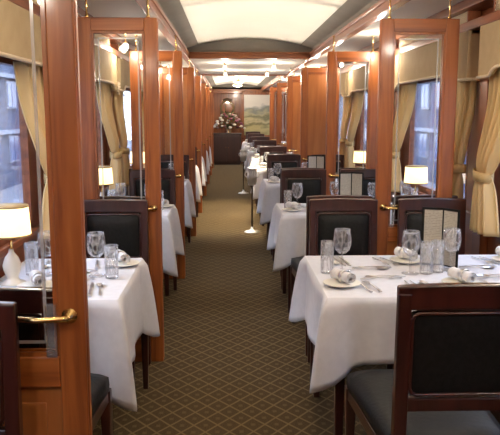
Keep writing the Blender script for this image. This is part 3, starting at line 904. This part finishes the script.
# ------------------------------------------------------------------ end of the car
sb = empty('sideboard', (-.03, 20.45, 0))
MB().box(-.41, .41, -.24, .24, .06, .88).build('body', M['rail_cover'], sb, bevel=.006)
MB().box(-.43, .43, -.26, .26, .88, .915).build('top', M['rail_cover'], sb, bevel=.006)
for sx in (-1, 1):
    dd = MB().box(min(sx * .01, sx * .39), max(sx * .01, sx * .39), -.258, -.24, .10, .84).build('door', M['rail_cover'], sb, bevel=.006)
    MB().ball((sx * .04, -.268, .5), .012).build('knob', M['brass'], dd)
MB().box(-.38, .38, -.21, .21, 0, .06).build('plinth', M['rail_cover'], sb)
tag(sb, 'dark wooden sideboard under the flowers at the end of the car', 'sideboard')
fl = empty('flower_arrangement', (.02, 20.42, .915))
tag(fl, 'large arrangement of pink and cream flowers on the dark sideboard', 'flowers')
MB().lathe([(.001, 0), (.07, 0), (.08, .02), (.055, .05), (.10, .15), (.11, .17), (.095, .17), (.001, .15)], 20).build('vase', M['brass'], fl)
rnd = random.Random(3)
mb = MB()
for k in range(170):
    a = rnd.uniform(0, 2 * PI); q = rnd.random(); z = .12 + .50 * q ** 1.3; rr = (.46 - .30 * q) * rnd.uniform(.4, 1.08)
    c = Vector((rr * math.cos(a), rr * math.sin(a) * .55, z)); dr = Vector((math.cos(a), math.sin(a) * .6, rnd.uniform(-.3, .9))).normalized()
    sd_ = dr.cross(Vector((0, 0, 1))).normalized(); ln = rnd.uniform(.07, .12); w = ln * .22; up = sd_.cross(dr) * .01
    mb.add([c, c + dr * ln * .45 + sd_ * w + up, c + dr * ln, c + dr * ln * .45 - sd_ * w + up], [(0, 1, 2), (0, 2, 3)])
for k in range(16):
    a = 2 * PI * k / 16; mb.tube([(0, 0, .12), (.15 * math.cos(a), .09 * math.sin(a), .35), (.26 * math.cos(a), .14 * math.sin(a), .42 + .2 * (k % 3))], .005, 4)
mb.build('foliage', M['leaf'], fl, fix=False)
cols = ['bl_cream', 'bl_pink', 'bl_cream', 'bl_plum', 'bl_cream']
for k in range(34):
    q = (k + .5) / 34; a = k * 2.4; z = .14 + .42 * q ** 1.2; rr = .46 - .30 * q ** 1.3
    c = Vector((rr * math.cos(a), rr * math.sin(a) * .55, z)); R = rnd.uniform(.042, .066)
    mb = MB(); mb.ball((0, 0, 0), R * .55, 8)
    for ring, (nr, tilt) in enumerate(((5, .9), (7, .35))):
        for j in range(nr):
            b = 2 * PI * j / nr + ring
            cc = (R * .55 * math.cos(b) * (1 if ring else .6), R * .55 * math.sin(b) * (1 if ring else .6), R * tilt * .4)
            mb.ball(cc, R * .42, 7)
    o = mb.build('bloom', M[cols[k % 5]], fl, fix=False); o.location = c
mr = empty('wall_mirror', (-.02, YE + .335, 1.62))
tag(mr, 'oval gilt-framed mirror hanging in the dark recess above the flowers', 'mirror')
n = 32
pts = [(.17 * math.cos(2 * PI * k / n), 0, .23 * math.sin(2 * PI * k / n)) for k in range(n)]
mb = MB(); mb.add([(x, -.004, z) for x, _, z in pts] + [(x, .01, z) for x, _, z in pts], [tuple(range(n)), tuple(reversed(range(n, 2 * n)))] + [(i, n + i, n + (i + 1) % n, (i + 1) % n) for i in range(n)])
mb.build('mirror_glass', M['mirror'], mr)
mb = MB(); mb.tube([(x * 1.08, -.005, z * 1.06) for x, _, z in pts], .024, 8, closed=True)
for k in range(-3, 4): mb.ball((k * .04, -.01, .265 + .05 * (1 - abs(k) / 3)), .026, 8)
mb.build('gilt_frame', M['gilt'], mr)
pa = empty('landscape_painting', (.865, YE - .03, .84))
tag(pa, 'tall landscape painting of hills under a pale sky on the end wall', 'painting')
MB().box(-.385, .385, -.012, 0, 0, 1.20).build('canvas', M['landscape'], pa)
mb = MB()
for (a, b, c, d_) in ((-.41, .41, 1.20, 1.235), (-.41, .41, -.035, 0), (-.41, -.385, 0, 1.20), (.385, .41, 0, 1.20)): mb.box(a, b, -.025, 0, c, d_)
mb.build('frame', M['wood'], pa, bevel=.004)

# ------------------------------------------------------------------ outside, seen through the windows
MB().box(-40, 40, -30, 70, -1.3, -1.2).build('platform_ground', M['stone2'])['kind'] = 'structure'
for sx, sd in ((-1, 'left'), (1, 'right')):
    b = empty('station_building', (sx * 8, 14, -1.2))
    tag(b, 'blue-grey station building with rows of windows outside the %s windows' % sd, 'building')
    MB().box(0 if sx > 0 else -3, 3 if sx > 0 else 0, -30, 40, 0, 7.0).build('facade', M['stone'], b)
    for lv in range(3):
        mb = MB(); mb.box(-.15, .15, -30, 40, 1.95 + lv * 2.0, 2.10 + lv * 2.0); mb.build('string_course', M['extframe'], b)
    for lv in range(2):
        for k in range(24):
            y = -14 + k * 2.0; z = .75 + lv * 1.95 + .15
            fx = -sx * .06
            w = MB().box(min(0, fx), max(0, fx), y - .55, y + .55, z, z + 1.0).build('window', M['extframe'], b)
            mb = MB(); mb.box(min(fx, fx - sx * .02), max(fx, fx - sx * .02), y - .48, y - .03, z + .07, z + .93); mb.box(min(fx, fx - sx * .02), max(fx, fx - sx * .02), y + .03, y + .48, z + .07, z + .93)
            mb.build('pane', M['extglass'], w)

# ------------------------------------------------------------------ lights
def make_added_ceiling_light():
    r = empty('added_ceiling_light', (0, 0, 0))
    MB().lathe([(.001, 0), (.050, 0), (.050, -.010), (.012, -.018), (.010, -.10), (.001, -.10)], 24).build('ceiling_rose', M['brass'], r)
    MB().lathe([(.150, -.118), (.152, -.112), (.154, -.118), (.152, -.124), (.150, -.118)], 28).build('rim', M['brass'], r, fix=False)
    MB().lathe([(.150, -.118), (.120, -.145), (.070, -.166), (.001, -.173)], 28).build('glass_bowl', M['diffuser'], r, fix=False)
    mb = MB()
    for k in range(3):
        a = 2 * PI * k / 3; mb.tube([(0, 0, -.09), (.15 * math.cos(a), .15 * math.sin(a), -.115)], .004, 5)
    mb.build('arms', M['brass'], r)
    return r
CL = Proto(make_added_ceiling_light())
for k, (y, e) in enumerate(((.8, 3), (2.4, 5), (3.85, 10), (14.3, 26), (16.8, 26), (19.0, 42))):  # added bowl lights, mostly out of view, brightening the vault and far end
    CL.put((XC, y, 2.37), 0, 'added round glass bowl ceiling light hanging from the vault, %s from the camera end' % ['first', 'second', 'third', 'fourth', 'fifth', 'sixth'][k], 'ceiling light', 'added vault ceiling lights')
    L = bpy.data.lights.new('bowl_fill_lamp', 'POINT'); L.energy = e; L.color = (1, .88, .72); L.shadow_soft_size = .05
    o = bpy.data.objects.new('bowl_fill_lamp', L); COL.objects.link(o); o.location = (XC, y, 2.37 - .235)
def make_globe(st):
    r = empty('globe_light', (0, 0, 0))
    MB().lathe([(.001, 0), (.030, 0), (.030, -.006), (.008, -.012), (.006, -st), (.014, -st - .004), (.014, -st - .012), (.001, -st - .012)], 18).build('stem', M['brass'], r)
    MB().ball((0, 0, -st - .036), .028, 14).build('globe', M['diffuser'], r)
    return r
GA, GB = Proto(make_globe(.02)), Proto(make_globe(.075))
def point(loc, e, col=(1, .90, .76)):
    L = bpy.data.lights.new('globe_lamp', 'POINT'); L.energy = e; L.color = col; L.shadow_soft_size = .03
    o = bpy.data.objects.new('globe_lamp', L); COL.objects.link(o); o.location = loc
for k, (x, y) in enumerate(((XC - .3, 9.3), (XC + .35, 9.3), (XC + .35, 10.9), (XC - .3, 10.9))):  # globes added to brighten the flat ceiling
    GA.put((x, y, 2.155), 0, 'small added globe light under the flat ceiling, %s pair, on the %s' % ('nearer' if k < 2 else 'farther', 'left' if x < XC else 'right'), 'globe light', 'added globe lights under the flat ceiling')
    point((x, y, 2.155 - .105), 8)
    L = bpy.data.lights.new('globe_beam', 'SPOT'); L.energy = 150; L.spot_size = math.radians(75); L.spot_blend = .8; L.color = (1, .84, .58); L.shadow_soft_size = .03  # added spot for the pool of light on the aisle floor
    o = bpy.data.objects.new('globe_beam', L); COL.objects.link(o); o.location = (x, y, 2.155 - .10)
for i in (0, 1, 2, 3, 4, 5, 6, 7):
    for sd, x in (('left', -.86), ('right', 1.33)):
        y = P[i] - .21 if i > 1 else (.55, 2.5)[i]  # the two front pairs are added out of view to brighten the near bays
        GB.put((x, y, ZC), 0, 'small globe light hanging at the cornice above the %s' % (tabname(i, sd) if i else 'camera-side bay, added as fill, on the ' + sd), 'globe light', 'globe lights at the cornice')
        point((x + (.03 if sd == 'left' else -.03), y - .03, ZC - .165), 6 if i > 1 else 12)

# added strip lamps, hidden in the beam troughs to brighten the vault
for sx in (-1, 1):
    for k, (ya, yb) in enumerate(((Y0 + .1, 2.6), (2.7, 5.4), (5.5, 8.3), (12.2, 16.4), (16.5, 20.8))):
        x = XC + sx * (BI + .034)
        o = MB().box(x - .012, x + .012, ya, yb, 2.2005, 2.232).build('added_strip_lamp', M['ceramic'])
        tag(o, 'slim added strip lamp in the cove above the %s ceiling beam, %s from the camera end' % ('left' if sx < 0 else 'right', ['first', 'second', 'third', 'fourth', 'fifth'][k]), 'strip lamp', 'added cove strip lamps')
        L = bpy.data.lights.new('strip_fill_light', 'AREA'); L.shape = 'RECTANGLE'; L.size = .02; L.size_y = yb - ya; L.energy = 2.3 * (yb - ya); L.spread = math.radians(38); L.color = (1, .90, .76)
        o = bpy.data.objects.new('strip_fill_light', L); COL.objects.link(o); o.location = (x + -sx * .013, (ya + yb) / 2, 2.236)
        o.rotation_euler = (PI, -sx * math.radians(79), 0)

# ------------------------------------------------------------------ world, camera, view
W = bpy.data.worlds.new('World'); S.world = W; W.use_nodes = True
n = W.node_tree.nodes; l = W.node_tree.links; bg = n['Background']
tc = n.new('ShaderNodeTexCoord'); sp = n.new('ShaderNodeSeparateXYZ'); l.new(tc.outputs['Generated'], sp.inputs[0])
r = ramp(n, [(.48, (.32, .38, .52)), (.56, (.62, .72, .95)), (1, (.28, .42, .80))]); l.new(sp.outputs[2], r.inputs[0])
l.new(r.outputs[0], bg.inputs[0]); bg.inputs[1].default_value = 11

cam = bpy.data.cameras.new('camera'); co = bpy.data.objects.new('camera', cam); COL.objects.link(co)
cam.sensor_fit = 'HORIZONTAL'; cam.sensor_width = 36; cam.lens = 36 * 690 / 500
cam.clip_start = .05
co.location = (0, 0, 1.5); co.rotation_euler = (PI / 2 - math.radians(8.612), 0, -math.radians(1.806))
S.camera = co
S.view_settings.view_transform = 'Standard'; S.view_settings.look = 'None'
S.view_settings.gamma = 1; S.view_settings.use_curve_mapping = False
S.view_settings.exposure = 0.36
S.cycles.use_denoising = True
S.cycles.max_bounces = 10; S.cycles.transparent_max_bounces = 24; S.cycles.diffuse_bounces = 5; S.cycles.glossy_bounces = 4
S.cycles.sample_clamp_indirect = 6
S.cycles.caustics_reflective = False; S.cycles.caustics_refractive = False
